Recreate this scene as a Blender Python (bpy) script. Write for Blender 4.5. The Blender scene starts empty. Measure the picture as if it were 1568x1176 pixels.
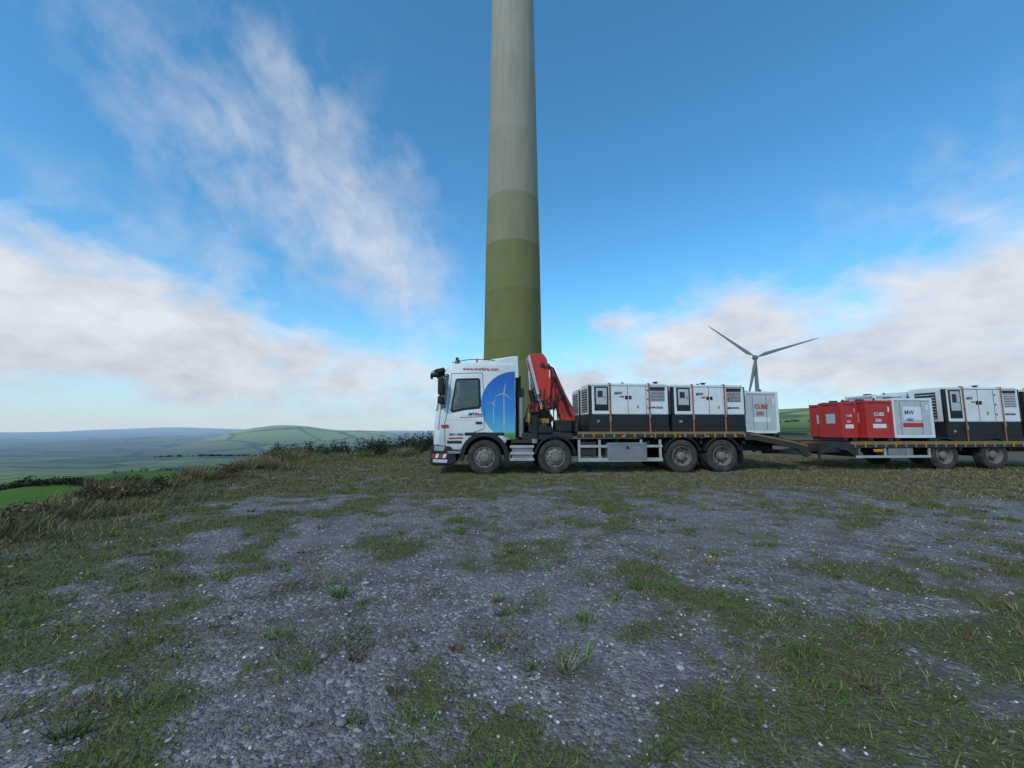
import bpy, math, random
import numpy as np
from mathutils import Vector, Matrix
random.seed(7); rng=np.random.default_rng(7)
scene=bpy.context.scene
COL=scene.collection
R=math.radians

# ------------------------------------------------------------------ noise / terrain functions
def _h(ix,iy,s):
    n=(ix*374761393+iy*668265263+s*144269504)&0xffffffff
    n=((n^(n>>13))*1274126177)&0xffffffff
    n=n^(n>>16)
    return (n&0xffff)/65535.0
def vnoise(x,y,s=0):
    x=np.asarray(x,float); y=np.asarray(y,float)
    ix=np.floor(x).astype(np.int64); iy=np.floor(y).astype(np.int64)
    fx=x-ix; fy=y-iy
    fx=fx*fx*(3-2*fx); fy=fy*fy*(3-2*fy)
    a=_h(ix,iy,s);b=_h(ix+1,iy,s);c=_h(ix,iy+1,s);d=_h(ix+1,iy+1,s)
    return (a*(1-fx)+b*fx)*(1-fy)+(c*(1-fx)+d*fx)*fy
def fbm(x,y,o=4,s=0):
    t=0;a=.5;n=0
    for i in range(o):
        t=t+a*vnoise(x*2**i+17.3*i,y*2**i-9.1*i,s+i); n+=a; a*=.5
    return t/n
def sstep(a,b,x):
    t=np.clip((x-a)/(b-a),0,1); return t*t*(3-2*t)
def edge_d(x,y):
    dL=-x-(6.1+0.24*np.maximum(y,0))+1.1*(fbm(x*.5,y*.5,4,5)-.5)
    yB=20+62*sstep(-5.5,2,x)+3000*sstep(10,60,x)+1.5*(fbm(x*.3,y*.3,3,6)-.5)
    return np.maximum(dL,y-yB)
def height(x,y):
    x=np.asarray(x,float);y=np.asarray(y,float)
    d=edge_d(x,y)
    h=0.06*(fbm(x*.5,y*.5,4,1)-.5)+0.04*(fbm(x*2.5,y*2.5,4,2)-.5)
    h=h+.20*np.exp(-((d+.5)/.5)**2)*np.maximum(fbm(x*1.3,y*1.3,4,3)-.35,0)*1.8
    yc=4.9+.16*x-.012*x*x
    for o in (0,1.9): h=h-.035*np.exp(-((y-yc-o)/.22)**2)*sstep(1.5,4,x)
    h=h-3.2*(1-np.exp(-np.maximum(d+.1,0)/2.6))
    h=h-70*(1-np.exp(-np.maximum(d-24,0)/480))
    h=h+14*(fbm(x/260,y/260,3,9)-.5)*sstep(80,500,d)
    h=h+70*np.exp(-((x+760)/170)**2-((y-1320)/260)**2)
    h=h+52*np.exp(-((x+500)/190)**2-((y-1500)/260)**2)
    h=h+40*np.exp(-((x+1500)/500)**2-((y-2000)/400)**2)
    h=h+76*np.exp(-((x+4300)/1300)**2-((y-5200)/700)**2)
    h=h+42*np.exp(-((x+600)/900)**2-((y-3600)/500)**2)
    h=h+22*np.exp(-((x-330)/200)**2-((y-430)/190)**2)
    return h
def veg(x,y):
    n=fbm(x*.8,y*.8,4,21); n2=fbm(x*2.4,y*2.4,4,31)
    b=.16+.24*sstep(7.6,10.2,y)+.15*sstep(-1.2,-4.0,x)+.16*sstep(3.6,7,x)*sstep(4.2,6.5,y)+.06*sstep(3.8,2.,y)
    b=b-.30*np.exp(-((x-.2)/2.4)**2-((y-6.0)/2.2)**2)
    b=b-.24*np.exp(-((x+4.3)/1.2)**2-((y-7.4)/1.5)**2)
    b=b-.14*np.exp(-((x-.6)/1.3)**2-((y-3.2)/1.6)**2)
    yc=4.9+.16*x-.012*x*x
    b=b-.26*np.exp(-((y-yc-.9)/1.3)**2)*sstep(1.5,4,x)
    v=(n-.5)*1.0+(n2-.5)*1.5+b
    v=sstep(-.22,.46,v)
    d=edge_d(x,y)
    return np.maximum(v,sstep(-2.0,-.5,d))

# ------------------------------------------------------------------ node helpers
def newmat(name):
    m=bpy.data.materials.new(name); m.use_nodes=True
    nt=m.node_tree; b=nt.nodes["Principled BSDF"]
    return m,nt,b
class NT:
    def __init__(s,nt): s.nt=nt
    def n(s,t,**k):
        x=s.nt.nodes.new(t)
        for a,v in k.items(): setattr(x,a,v)
        return x
    def l(s,a,b): s.nt.links.new(a,b)
    def put(s,sock,v):
        if v is None: return
        if isinstance(v,bpy.types.NodeSocket): s.l(v,sock)
        else: sock.default_value=v
    def m(s,op,a,b=None,c=None,clamp=False):
        x=s.n('ShaderNodeMath',operation=op,use_clamp=clamp)
        s.put(x.inputs[0],a); s.put(x.inputs[1],b); s.put(x.inputs[2],c)
        return x.outputs[0]
    def mr(s,v,a,b,c=0.,d=1.):
        x=s.n('ShaderNodeMapRange'); s.put(x.inputs[0],v)
        for i,q in enumerate((a,b,c,d)): x.inputs[i+1].default_value=q
        return x.outputs[0]
    def mix(s,f,a,b,bt='MIX'):
        x=s.n('ShaderNodeMix',data_type='RGBA',blend_type=bt)
        s.put(x.inputs[0],f)
        for i,q in ((6,a),(7,b)):
            if isinstance(q,tuple) and len(q)==3: q=q+(1,)
            s.put(x.inputs[i],q)
        return x.outputs[2]
    def noise(s,v,sc,det=4,rough=.55,dist=0):
        x=s.n('ShaderNodeTexNoise'); 
        if v is not None: s.l(v,x.inputs['Vector'])
        x.inputs['Scale'].default_value=sc; x.inputs['Detail'].default_value=det
        x.inputs['Roughness'].default_value=rough; x.inputs['Distortion'].default_value=dist
        return x.outputs[0]
    def ramp(s,f,stops,interp='LINEAR'):
        x=s.n('ShaderNodeValToRGB'); s.l(f,x.inputs[0]); cr=x.color_ramp; cr.interpolation=interp
        while len(cr.elements)<len(stops): cr.elements.new(.5)
        for e,(p,c) in zip(cr.elements,stops): e.position=p; e.color=c+(1,) if len(c)==3 else c
        return x.outputs[0]

def paint(name,col,rough=.4,metal=0,dirt=.25,dirtcol=(.12,.10,.08),dscale=2.5,zdirt=None):
    m,nt,b=newmat(name); N=NT(nt)
    tc=N.n('ShaderNodeTexCoord').outputs['Object']
    n=N.noise(tc,dscale,6,.65)
    f=N.mr(n,.42,.8,0,dirt)
    f2=N.mr(N.noise(tc,38,2),.5,.9,0,dirt*.5)
    f=N.m('ADD',f,f2)
    if zdirt:
        z=N.n('ShaderNodeSeparateXYZ'); N.l(tc,z.inputs[0])
        fz=N.mr(z.outputs[2],zdirt[0],zdirt[1],.55,0)
        f=N.m('ADD',f,N.m('MULTIPLY',fz,n),clamp=True)
    N.l(N.mix(f,col,dirtcol),b.inputs['Base Color'])
    N.l(N.mr(n,.3,.7,rough-.08,rough+.2),b.inputs['Roughness'])
    b.inputs['Metallic'].default_value=metal
    return m
WHITE=paint('white_paint',(.80,.79,.77),.35,dirt=.22,zdirt=(.5,1.6))
GWHITE=paint('canopy_white',(.78,.77,.75),.45,dirt=.22)
GREYW=paint('light_grey_paint',(.52,.53,.53),.5,dirt=.3)
BLACK=paint('black_plastic',(.010,.010,.011),.6,dirt=.3,dirtcol=(.06,.05,.04))
DARK=paint('dark_chassis_steel',(.022,.021,.02),.65,dirt=.5,dirtcol=(.085,.065,.05))
RED=paint('red_paint',(.60,.03,.02),.45,dirt=.2)
RED2=paint('tank_red_paint',(.50,.028,.025),.5,dirt=.35,dirtcol=(.20,.08,.07))
ALU=paint('galvanised_rail',(.48,.465,.44),.5,metal=.2,dirt=.6,dirtcol=(.14,.12,.10))
TOOL=paint('toolbox_steel',(.28,.275,.27),.5,metal=.4,dirt=.5,dirtcol=(.13,.11,.09))
RUBBER=paint('tyre_rubber',(.028,.025,.022),.9,dirt=.9,dirtcol=(.11,.09,.07),dscale=5)
RIM=paint('wheel_rim_steel',(.22,.19,.165),.65,dirt=.7,dirtcol=(.12,.095,.07),dscale=6)
YEL=paint('yellow_paint',(.45,.26,.03),.55,dirt=.7)
RUST=paint('deck_timber_edge',(.30,.16,.04),.75,dirt=.8,dscale=8)
STRAP=paint('strap_webbing',(.38,.13,.06),.8,dirt=.4)
CHROME=paint('hydraulic_rod',(.6,.6,.6),.25,metal=1,dirt=.1)
TXTR=paint('red_lettering',(.50,.03,.03),.5,dirt=0)
TXTB=paint('blue_lettering',(.03,.06,.25),.5,dirt=0)
TXTK=paint('dark_lettering',(.03,.03,.035),.5,dirt=0)
TXTW=paint('white_lettering',(.74,.74,.74),.5,dirt=0)
ORL=paint('amber_lens',(.8,.25,.02),.3,dirt=.1)
TREL=paint('turbine_blade_grey',(.17,.175,.185),.6,dirt=.1,dscale=.2)
def glassmat():
    m,nt,b=newmat('tinted_glass_painted_light'); N=NT(nt)
    tc=N.n('ShaderNodeTexCoord').outputs['Object']
    c=N.ramp(N.noise(tc,1.7,3,.5,.5),[(.38,(.012,.018,.018)),(.52,(.03,.05,.045)),(.62,(.12,.19,.16))])  # opaque dark glass; pale green patches paint in light seen through the window
    N.l(c,b.inputs['Base Color'])
    b.inputs['Roughness'].default_value=.04; b.inputs['Specular IOR Level'].default_value=.9
    return m
GLASS=glassmat()
def livery():
    m,nt,b=newmat('livery_print'); N=NT(nt)
    tc=N.n('ShaderNodeTexCoord').outputs['Object']; z=N.n('ShaderNodeSeparateXYZ'); N.l(tc,z.inputs[0])
    n=N.noise(tc,2.2,5)
    h=N.m('ADD',z.outputs[2],N.m('MULTIPLY',n,.25))
    f=N.mr(h,1.1,3.2)
    c=N.ramp(f,[(0,(.04,.17,.02)),(.10,(.10,.30,.04)),(.135,(.12,.44,.62)),(.45,(.03,.25,.60)),(.8,(.02,.14,.50)),(1,(.02,.10,.40))])
    N.l(c,b.inputs['Base Color']); b.inputs['Roughness'].default_value=.35
    return m
LIV=livery()

# ------------------------------------------------------------------ mesh helpers
def empty(name,loc=(0,0,0),rot=0):
    e=bpy.data.objects.new(name,None); e.location=loc; e.rotation_euler=(0,0,rot); e.empty_display_size=.3
    COL.objects.link(e); return e
def mesh(name,verts,faces,mat,parent=None,bevel=0,smooth=False,seg=2):
    me=bpy.data.meshes.new(name); me.from_pydata([tuple(v) for v in verts],[],faces); me.update()
    import bmesh
    bm=bmesh.new(); bm.from_mesh(me); bmesh.ops.recalc_face_normals(bm,faces=bm.faces); bm.to_mesh(me); bm.free()
    if mat: me.materials.append(mat)
    o=bpy.data.objects.new(name,me); COL.objects.link(o)
    if parent: o.parent=parent
    if smooth:
        for p in me.polygons: p.use_smooth=True
        me.set_sharp_from_angle(angle=R(40))
    if bevel>0:
        md=o.modifiers.new('b','BEVEL'); md.width=bevel; md.segments=seg; md.limit_method='ANGLE'; md.angle_limit=R(35)
    return o
def box(p,name,a,b,mat,bevel=.01):
    x0,y0,z0=a;x1,y1,z1=b
    v=[(x0,y0,z0),(x1,y0,z0),(x1,y1,z0),(x0,y1,z0),(x0,y0,z1),(x1,y0,z1),(x1,y1,z1),(x0,y1,z1)]
    f=[(0,1,2,3),(4,5,6,7),(0,1,5,4),(1,2,6,5),(2,3,7,6),(3,0,4,7)]
    return mesh(name,v,f,mat,p,bevel)
def prism(p,name,pts,y0,y1,mat,bevel=.01):
    n=len(pts)
    v=[(x,y0,z) for x,z in pts]+[(x,y1,z) for x,z in pts]
    f=[tuple(range(n)),tuple(range(n,2*n))]+[(i,(i+1)%n,n+(i+1)%n,n+i) for i in range(n)]
    return mesh(name,v,f,mat,p,bevel)
def cyl(p,name,a,b,r,mat,r2=None,seg=20,cap=True):
    a=Vector(a);b=Vector(b);d=(b-a).normalized(); r2=r if r2 is None else r2
    u=d.orthogonal().normalized(); w=d.cross(u)
    v=[];
    for c,rr in ((a,r),(b,r2)):
        for i in range(seg):
            t=2*math.pi*i/seg; v.append(c+u*rr*math.cos(t)+w*rr*math.sin(t))
    f=[(i,(i+1)%seg,seg+(i+1)%seg,seg+i) for i in range(seg)]
    if cap: f+= [tuple(range(seg)),tuple(range(seg,2*seg))]
    return mesh(name,v,f,mat,p,0,True)
def tube(p,name,pts,r,mat):
    c=bpy.data.curves.new(name,'CURVE'); c.dimensions='3D'; s=c.splines.new('NURBS'); s.points.add(len(pts)-1)
    for q,k in zip(s.points,pts): q.co=(*k,1)
    s.use_endpoint_u=True; s.order_u=3; c.bevel_depth=r; c.bevel_resolution=2; c.materials.append(mat)
    o=bpy.data.objects.new(name,c); COL.objects.link(o); o.parent=p; return o
def lathe(p,name,prof,c,mat,seg=48):
    v=[];n=len(prof)
    for i in range(seg):
        t=2*math.pi*i/seg
        for r,y in prof: v.append((c[0]+r*math.cos(t),c[1]+y,c[2]+r*math.sin(t)))
    f=[]
    for i in range(seg):
        j=(i+1)%seg
        for k in range(n-1): f.append((i*n+k,i*n+k+1,j*n+k+1,j*n+k))
    return mesh(name,v,f,mat,p,0,True)
def text(p,name,s,x,y,z,size,mat,rot=(math.pi/2,0,0),shear=0):
    c=bpy.data.curves.new(name,'FONT'); c.body=s; c.size=size; c.extrude=.0015; c.shear=shear; c.materials.append(mat); c.offset=size*.02
    o=bpy.data.objects.new(name,c); COL.objects.link(o); o.parent=p; o.location=(x,y,z); o.rotation_euler=rot; return o
def arc(p,name,cx,cz,r0,r1,a0,a1,y0,y1,mat,n=16):
    v=[]
    for i in range(n+1):
        t=R(a0+(a1-a0)*i/n)
        for r,y in ((r0,y0),(r1,y0),(r1,y1),(r0,y1)): v.append((cx+r*math.cos(t),y,cz+r*math.sin(t)))
    f=[(0,1,2,3),(4*n,4*n+1,4*n+2,4*n+3)]
    for i in range(n):
        for k in range(4): f.append((4*i+k,4*i+(k+1)%4,4*i+4+(k+1)%4,4*i+4+k))
    return mesh(name,v,f,mat,p,.008)
def wheel(p,tag,cx,cy,cz,r,side,front):
    s=side
    def Y(y): return -s*y
    prof=[(.60*r,.03),(.64*r,.012),(.80*r,-.008),(.92*r,.006),(.985*r,.035),(r,.06),(r,.09),(.985*r,.092),(.985*r,.102),(r,.105),(r,.15),(.985*r,.153),(.985*r,.163),(r,.166),(r,.24),(.98*r,.27),(.9*r,.30),(.6*r,.30)]
    lathe(p,'tyre_'+tag,[(a,Y(b)) for a,b in prof],(cx,cy,cz),RUBBER)
    if front:
        rp=[(.60*r,.02),(.575*r,.01),(.56*r,.035),(.50*r,.05),(.44*r,.02),(.36*r,-.01),(.26*r,-.02),(.24*r,-.06),(.14*r,-.075),(.001,-.078)]
        hy=-.012
    else:
        rp=[(.60*r,.02),(.575*r,.01),(.555*r,.05),(.52*r,.14),(.40*r,.17),(.30*r,.165),(.26*r,.14),(.24*r,.05),(.16*r,.02),(.001,.015)]
        hy=.155
    lathe(p,'rim_'+tag,[(a,Y(b)) for a,b in rp],(cx,cy,cz),RIM)
    for i in range(10):
        t=2*math.pi*i/10; q=.31*r
        c0=(cx+q*math.cos(t),cy+Y(hy+.01),cz+q*math.sin(t)); c1=(c0[0],cy+Y(hy-.03),c0[2])
        cyl(p,f'nut_{tag}_{i}',c0,c1,.017,DARK if i%3 else RIM,seg=6)
    for i in range(8):
        t=2*math.pi*(i+.5)/8; q=.455*r
        yy=(.028 if front else .158)
        c0=(cx+q*math.cos(t),cy+Y(yy+.01),cz+q*math.sin(t)); c1=(c0[0],cy+Y(yy-.012),c0[2])
        cyl(p,f'hole_{tag}_{i}',c0,c1,.028,BLACK,seg=10)

# ------------------------------------------------------------------ ground sheet
def build_ground():
    th=np.concatenate([np.arange(-64,64,.26),np.arange(64,296,4.)])
    th=np.radians(th); nr=480
    rr=np.concatenate([[0.0],.25*(11000/.25)**(np.arange(nr)/(nr-1))])
    T,RR=np.meshgrid(th,rr,indexing='ij')
    X=np.sin(T)*RR; Y=np.cos(T)*RR
    Z=height(X,Y); 
    nt_,n=X.shape
    co=np.stack([X,Y,Z],-1).reshape(-1,3)
    i=np.arange(nt_)[:,None]; k=np.arange(n-1)[None,:]; j=(i+1)%nt_
    f=np.stack([i*n+k,j*n+k,j*n+k+1,i*n+k+1],-1).reshape(-1,4)[:, ::-1]
    me=bpy.data.meshes.new('ground')
    me.vertices.add(len(co)); me.vertices.foreach_set('co',co.ravel())
    me.loops.add(f.size); me.loops.foreach_set('vertex_index',f.ravel().astype(np.int32))
    me.polygons.add(len(f)); me.polygons.foreach_set('loop_start',np.arange(0,f.size,4).astype(np.int32))
    me.update(calc_edges=True); me.validate()
    me.polygons.foreach_set('use_smooth',np.ones(len(me.polygons),bool))
    D=edge_d(X,Y)
    zone=np.maximum(sstep(3.,5,D),sstep(45,70,Y)*1.0)
    dry=sstep(-2,-.6,D)*(1-sstep(2.5,4.5,D))
    for nm,a in (('veg',veg(X,Y)),('zone',zone),('heath',dry),('dryg',np.clip(sstep(7.0,10,Y)*.55+.3*sstep(3,7,X)+fbm(X*.7,Y*.7,4,44)*1.0-.22,0,1))):
        at=me.attributes.new(nm,'FLOAT','POINT'); at.data.foreach_set('value',a.ravel().astype(np.float32))
    m,nt,b=newmat('gravel_and_fields'); N=NT(nt)
    pos=N.n('ShaderNodeNewGeometry').outputs['Position']
    def A(nm): return N.n('ShaderNodeAttribute',attribute_name=nm).outputs['Fac']
    def vor(sc,feat='F1',out='Color'):
        v=N.n('ShaderNodeTexVoronoi',feature=feat); N.l(pos,v.inputs['Vector']); v.inputs['Scale'].default_value=sc; return v
    v1=vor(34); v2=vor(90)
    s1=N.n('ShaderNodeSeparateColor'); N.l(v1.outputs['Color'],s1.inputs[0])
    s2=N.n('ShaderNodeSeparateColor'); N.l(v2.outputs['Color'],s2.inputs[0])
    g1=N.ramp(s1.outputs[0],[(0,(.10,.077,.066)),(.4,(.21,.175,.16)),(.75,(.32,.275,.26)),(.92,(.46,.40,.38)),(.97,(.80,.74,.70))])
    g2=N.ramp(s2.outputs[0],[(0,(.08,.062,.054)),(.5,(.23,.195,.18)),(1,(.46,.40,.38))])
    grav=N.mix(.5,g1,g2)
    big=N.noise(pos,2.3,6,.7)
    grav=N.mix(N.mr(big,.43,.63,.0,.8),grav,(.12,.085,.06))
    grav=N.mix(N.mr(N.noise(pos,.45,4),.42,.6,0,.35),grav,(.30,.255,.26))
    n3=N.noise(pos,11,6,.75); n4=N.noise(pos,60,2,.7); n5=N.noise(pos,3.6,5,.7,.4)
    gr=N.ramp(n3,[(.3,(.065,.048,.026)),(.45,(.10,.11,.028)),(.6,(.145,.165,.042)),(.75,(.25,.21,.10))])
    dryc=N.ramp(n3,[(.3,(.075,.052,.033)),(.5,(.18,.135,.065)),(.7,(.29,.225,.115))])
    gr=N.mix(A('dryg'),gr,dryc)
    gr=N.mix(N.mr(n4,.38,.75,.0,.5),gr,(.05,.04,.022))
    vf=N.m('ADD',A('veg'),N.m('MULTIPLY',N.m('SUBTRACT',n3,.5),2.6))
    vf=N.m('ADD',vf,N.m('MULTIPLY',N.m('SUBTRACT',n4,.5),1.6))
    vf=N.m('ADD',vf,N.m('MULTIPLY',N.m('SUBTRACT',n5,.5),1.8))
    vf=N.mr(vf,.28,.90,0,.94)
    c=N.mix(vf,grav,gr)
    heath=N.ramp(N.noise(pos,3.5,6,.7),[(.3,(.05,.033,.02)),(.5,(.14,.088,.048)),(.7,(.25,.175,.09))])
    c=N.mix(A('heath'),c,heath)
    # fields
    mp=N.n('ShaderNodeVectorMath',operation='MULTIPLY'); N.l(pos,mp.inputs[0]); mp.inputs[1].default_value=(1/170,1/130,0)
    dn=N.n('ShaderNodeTexNoise'); N.l(mp.outputs[0],dn.inputs['Vector']); dn.inputs['Scale'].default_value=1.2
    ad=N.n('ShaderNodeVectorMath',operation='MULTIPLY_ADD'); N.l(dn.outputs[1],ad.inputs[0]); ad.inputs[1].default_value=(.5,.5,0); N.l(mp.outputs[0],ad.inputs[2])
    fv=N.n('ShaderNodeTexVoronoi',feature='F1'); N.l(ad.outputs[0],fv.inputs['Vector']); fv.inputs['Scale'].default_value=1
    fe=N.n('ShaderNodeTexVoronoi',feature='DISTANCE_TO_EDGE'); N.l(ad.outputs[0],fe.inputs['Vector']); fe.inputs['Scale'].default_value=1
    fs=N.n('ShaderNodeSeparateColor'); N.l(fv.outputs['Color'],fs.inputs[0])
    fc=N.ramp(fs.outputs[0],[(0,(.03,.045,.022)),(.25,(.065,.10,.03)),(.5,(.10,.155,.04)),(.7,(.05,.065,.035)),(.85,(.19,.19,.085)),(1,(.13,.19,.05))])
    fc=N.mix(N.mr(N.noise(pos,.02,4,.7),.45,.65,0,.75),fc,(.035,.045,.032))
    fc=N.mix(N.mr(fe.outputs['Distance'],.02,.07,.9,0),fc,(.018,.025,.016))
    ln=N.n('ShaderNodeVectorMath',operation='LENGTH'); N.l(pos,ln.inputs[0]); L=ln.outputs['Value']
    nearf=N.mix(N.mr(N.noise(pos,.8,6,.7),.35,.65),(.085,.165,.02),(.13,.23,.035))
    nearf=N.mix(N.mr(N.noise(pos,6,4,.7),.4,.7,0,.4),nearf,(.05,.09,.015))
    fc=N.mix(N.mr(L,48,80),nearf,fc)
    sp=N.n('ShaderNodeSeparateXYZ'); N.l(pos,sp.inputs[0])
    hi=N.mr(sp.outputs[2],-60,-15,0,.9); hi=N.m('MULTIPLY',hi,N.mr(L,150,380))
    hn=N.mix(N.mr(fe.outputs['Distance'],.02,.06,.7,0),N.mix(fs.outputs[1],(.26,.36,.10),(.44,.42,.20)),(.08,.10,.05))
    fc=N.mix(hi,fc,hn)
    c=N.mix(A('zone'),c,fc)
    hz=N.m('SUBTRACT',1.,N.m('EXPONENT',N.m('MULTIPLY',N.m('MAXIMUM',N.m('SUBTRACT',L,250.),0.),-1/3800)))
    c=N.mix(hz,c,(.52,.58,.64))  # aerial haze painted into the base colour, growing with distance from the origin
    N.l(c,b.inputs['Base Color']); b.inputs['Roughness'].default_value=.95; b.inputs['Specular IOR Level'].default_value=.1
    hh=N.m('ADD',N.m('MULTIPLY',v1.outputs['Distance'],-.9),N.m('MULTIPLY',v2.outputs['Distance'],-.4))
    hh=N.m('ADD',hh,N.m('MULTIPLY',n4,.8)); hh=N.m('ADD',hh,N.m('MULTIPLY',n3,1.2))
    bp=N.n('ShaderNodeBump'); N.l(hh,bp.inputs['Height']); bp.inputs['Strength'].default_value=.7; bp.inputs['Distance'].default_value=.03
    N.l(bp.outputs[0],b.inputs['Normal'])
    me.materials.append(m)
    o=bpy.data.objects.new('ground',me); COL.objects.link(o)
build_ground()

# ------------------------------------------------------------------ vegetation & stones as single meshes
def colmat(name,rough=.85,trans=False):
    m,nt,b=newmat(name); N=NT(nt)
    a=N.n('ShaderNodeAttribute',attribute_name='col'); N.l(a.outputs['Color'],b.inputs['Base Color'])
    b.inputs['Roughness'].default_value=rough; b.inputs['Specular IOR Level'].default_value=.2
    return m
def rawmesh(name,co,f,cols,mat):
    co=np.asarray(co,np.float32); f=np.asarray(f,np.int32); k=f.shape[1]
    me=bpy.data.meshes.new(name)
    me.vertices.add(len(co)); me.vertices.foreach_set('co',co.ravel())
    me.loops.add(f.size); me.loops.foreach_set('vertex_index',f.ravel())
    me.polygons.add(len(f)); me.polygons.foreach_set('loop_start',np.arange(0,f.size,k).astype(np.int32))
    me.update(calc_edges=True)
    at=me.attributes.new('col','FLOAT_COLOR','POINT')
    at.data.foreach_set('color',np.concatenate([cols,np.ones((len(cols),1))],1).astype(np.float32).ravel())
    me.materials.append(mat)
    o=bpy.data.objects.new(name,me); COL.objects.link(o); return o
def blades(P,H,Wd,C,spread,nb):
    n=len(P); idx=np.repeat(np.arange(n),nb); m=len(idx)
    ang=rng.uniform(0,2*np.pi,m); rad=spread[idx]*np.sqrt(rng.uniform(0,1,m))
    bx=P[idx,0]+np.cos(ang)*rad; by=P[idx,1]+np.sin(ang)*rad; bz=height(bx,by)-.005
    h=H[idx]*rng.uniform(.4,1.15,m); lean=rng.uniform(.2,1.3,m)*h
    la=ang+rng.normal(0,.9,m); tx=bx+np.cos(la)*lean; ty=by+np.sin(la)*lean; tz=bz+h
    pa=rng.uniform(0,np.pi,m); w=Wd[idx]
    ox=np.cos(pa)*w; oy=np.sin(pa)*w
    co=np.stack([np.stack([bx-ox,by-oy,bz],-1),np.stack([bx+ox,by+oy,bz],-1),np.stack([tx,ty,tz],-1)],1).reshape(-1,3)
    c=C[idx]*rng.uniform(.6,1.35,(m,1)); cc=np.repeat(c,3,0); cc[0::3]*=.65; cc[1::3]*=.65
    return co,cc
def samp(n,r0,r1,a0=-62,a1=62,pw=.5):
    r=r0+(r1-r0)*rng.uniform(0,1,n)**pw; a=np.radians(rng.uniform(a0,a1,n))
    return np.stack([np.sin(a)*r,np.cos(a)*r],-1)
def palette(n,pal):
    pal=np.array(pal); return pal[rng.integers(0,len(pal),n)]
GREEN=[(.12,.18,.032),(.15,.22,.045),(.10,.15,.03),(.22,.23,.07),(.27,.235,.11)]
DRY=[(.32,.245,.135),(.25,.17,.095),(.40,.32,.18),(.19,.115,.065),(.19,.185,.065)]
cos_=[];cs=[]
P=samp(90000,1.2,24,pw=.74); v=veg(P[:,0],P[:,1])+(fbm(P[:,0]*6,P[:,1]*6,3,77)-.5)*1.4+(fbm(P[:,0]*2.2,P[:,1]*2.2,3,78)-.5)*1.0; P=P[v>.62]; P=P[(edge_d(P[:,0],P[:,1])<0)]
r=np.hypot(P[:,0],P[:,1]); n=len(P)
dr=(rng.uniform(0,1,n)<np.clip(-.05+.7*fbm(P[:,0]*.9,P[:,1]*.9,3,80)+.40*sstep(6.5,9.5,P[:,1])+.2*sstep(3,7,P[:,0]),0,1))
C=np.where(dr[:,None],palette(n,DRY),palette(n,GREEN))
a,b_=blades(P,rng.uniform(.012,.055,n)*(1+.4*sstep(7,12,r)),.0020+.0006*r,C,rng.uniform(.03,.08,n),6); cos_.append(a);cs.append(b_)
P=samp(1500,1.3,12,pw=.75); P=P[fbm(P[:,0]*1.2,P[:,1]*1.2,2,91)>.43]; n=len(P)
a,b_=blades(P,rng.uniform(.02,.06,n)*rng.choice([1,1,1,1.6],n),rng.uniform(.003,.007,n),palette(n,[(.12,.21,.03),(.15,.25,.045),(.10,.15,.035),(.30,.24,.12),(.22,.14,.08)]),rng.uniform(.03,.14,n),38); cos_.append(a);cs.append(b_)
# bank of heath and dead grass along the pad edge
P=np.stack([rng.uniform(-16,-5,44000),rng.uniform(-1,24,44000)],-1); d=edge_d(P[:,0],P[:,1]); k=(d>-1.3+rng.normal(0,.6,len(P)))&(d<1.6); P=P[k]; n=len(P); d=d[k]
C=np.where((rng.uniform(0,1,n)<.85)[:,None],palette(n,DRY),palette(n,GREEN))
cl=fbm(P[:,0]*1.5,P[:,1]*1.5,3,55); C=C*(.55+.9*fbm(P[:,0]*.9,P[:,1]*.9,3,56))[:,None]
rr=np.hypot(P[:,0],P[:,1])
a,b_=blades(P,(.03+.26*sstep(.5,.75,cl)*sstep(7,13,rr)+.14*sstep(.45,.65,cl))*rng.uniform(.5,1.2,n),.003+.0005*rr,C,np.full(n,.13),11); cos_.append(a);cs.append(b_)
P=np.stack([rng.uniform(-16,2,7000),rng.uniform(16,28,7000)],-1); d=edge_d(P[:,0],P[:,1]); k=(d>-3)&(d<2); P=P[k]; n=len(P)
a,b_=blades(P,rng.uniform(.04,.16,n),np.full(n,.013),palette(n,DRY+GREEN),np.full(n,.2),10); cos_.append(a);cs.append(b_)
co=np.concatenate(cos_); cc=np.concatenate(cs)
rawmesh('grass',co,np.arange(len(co)).reshape(-1,3),cc,colmat('grass_blades'))
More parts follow.
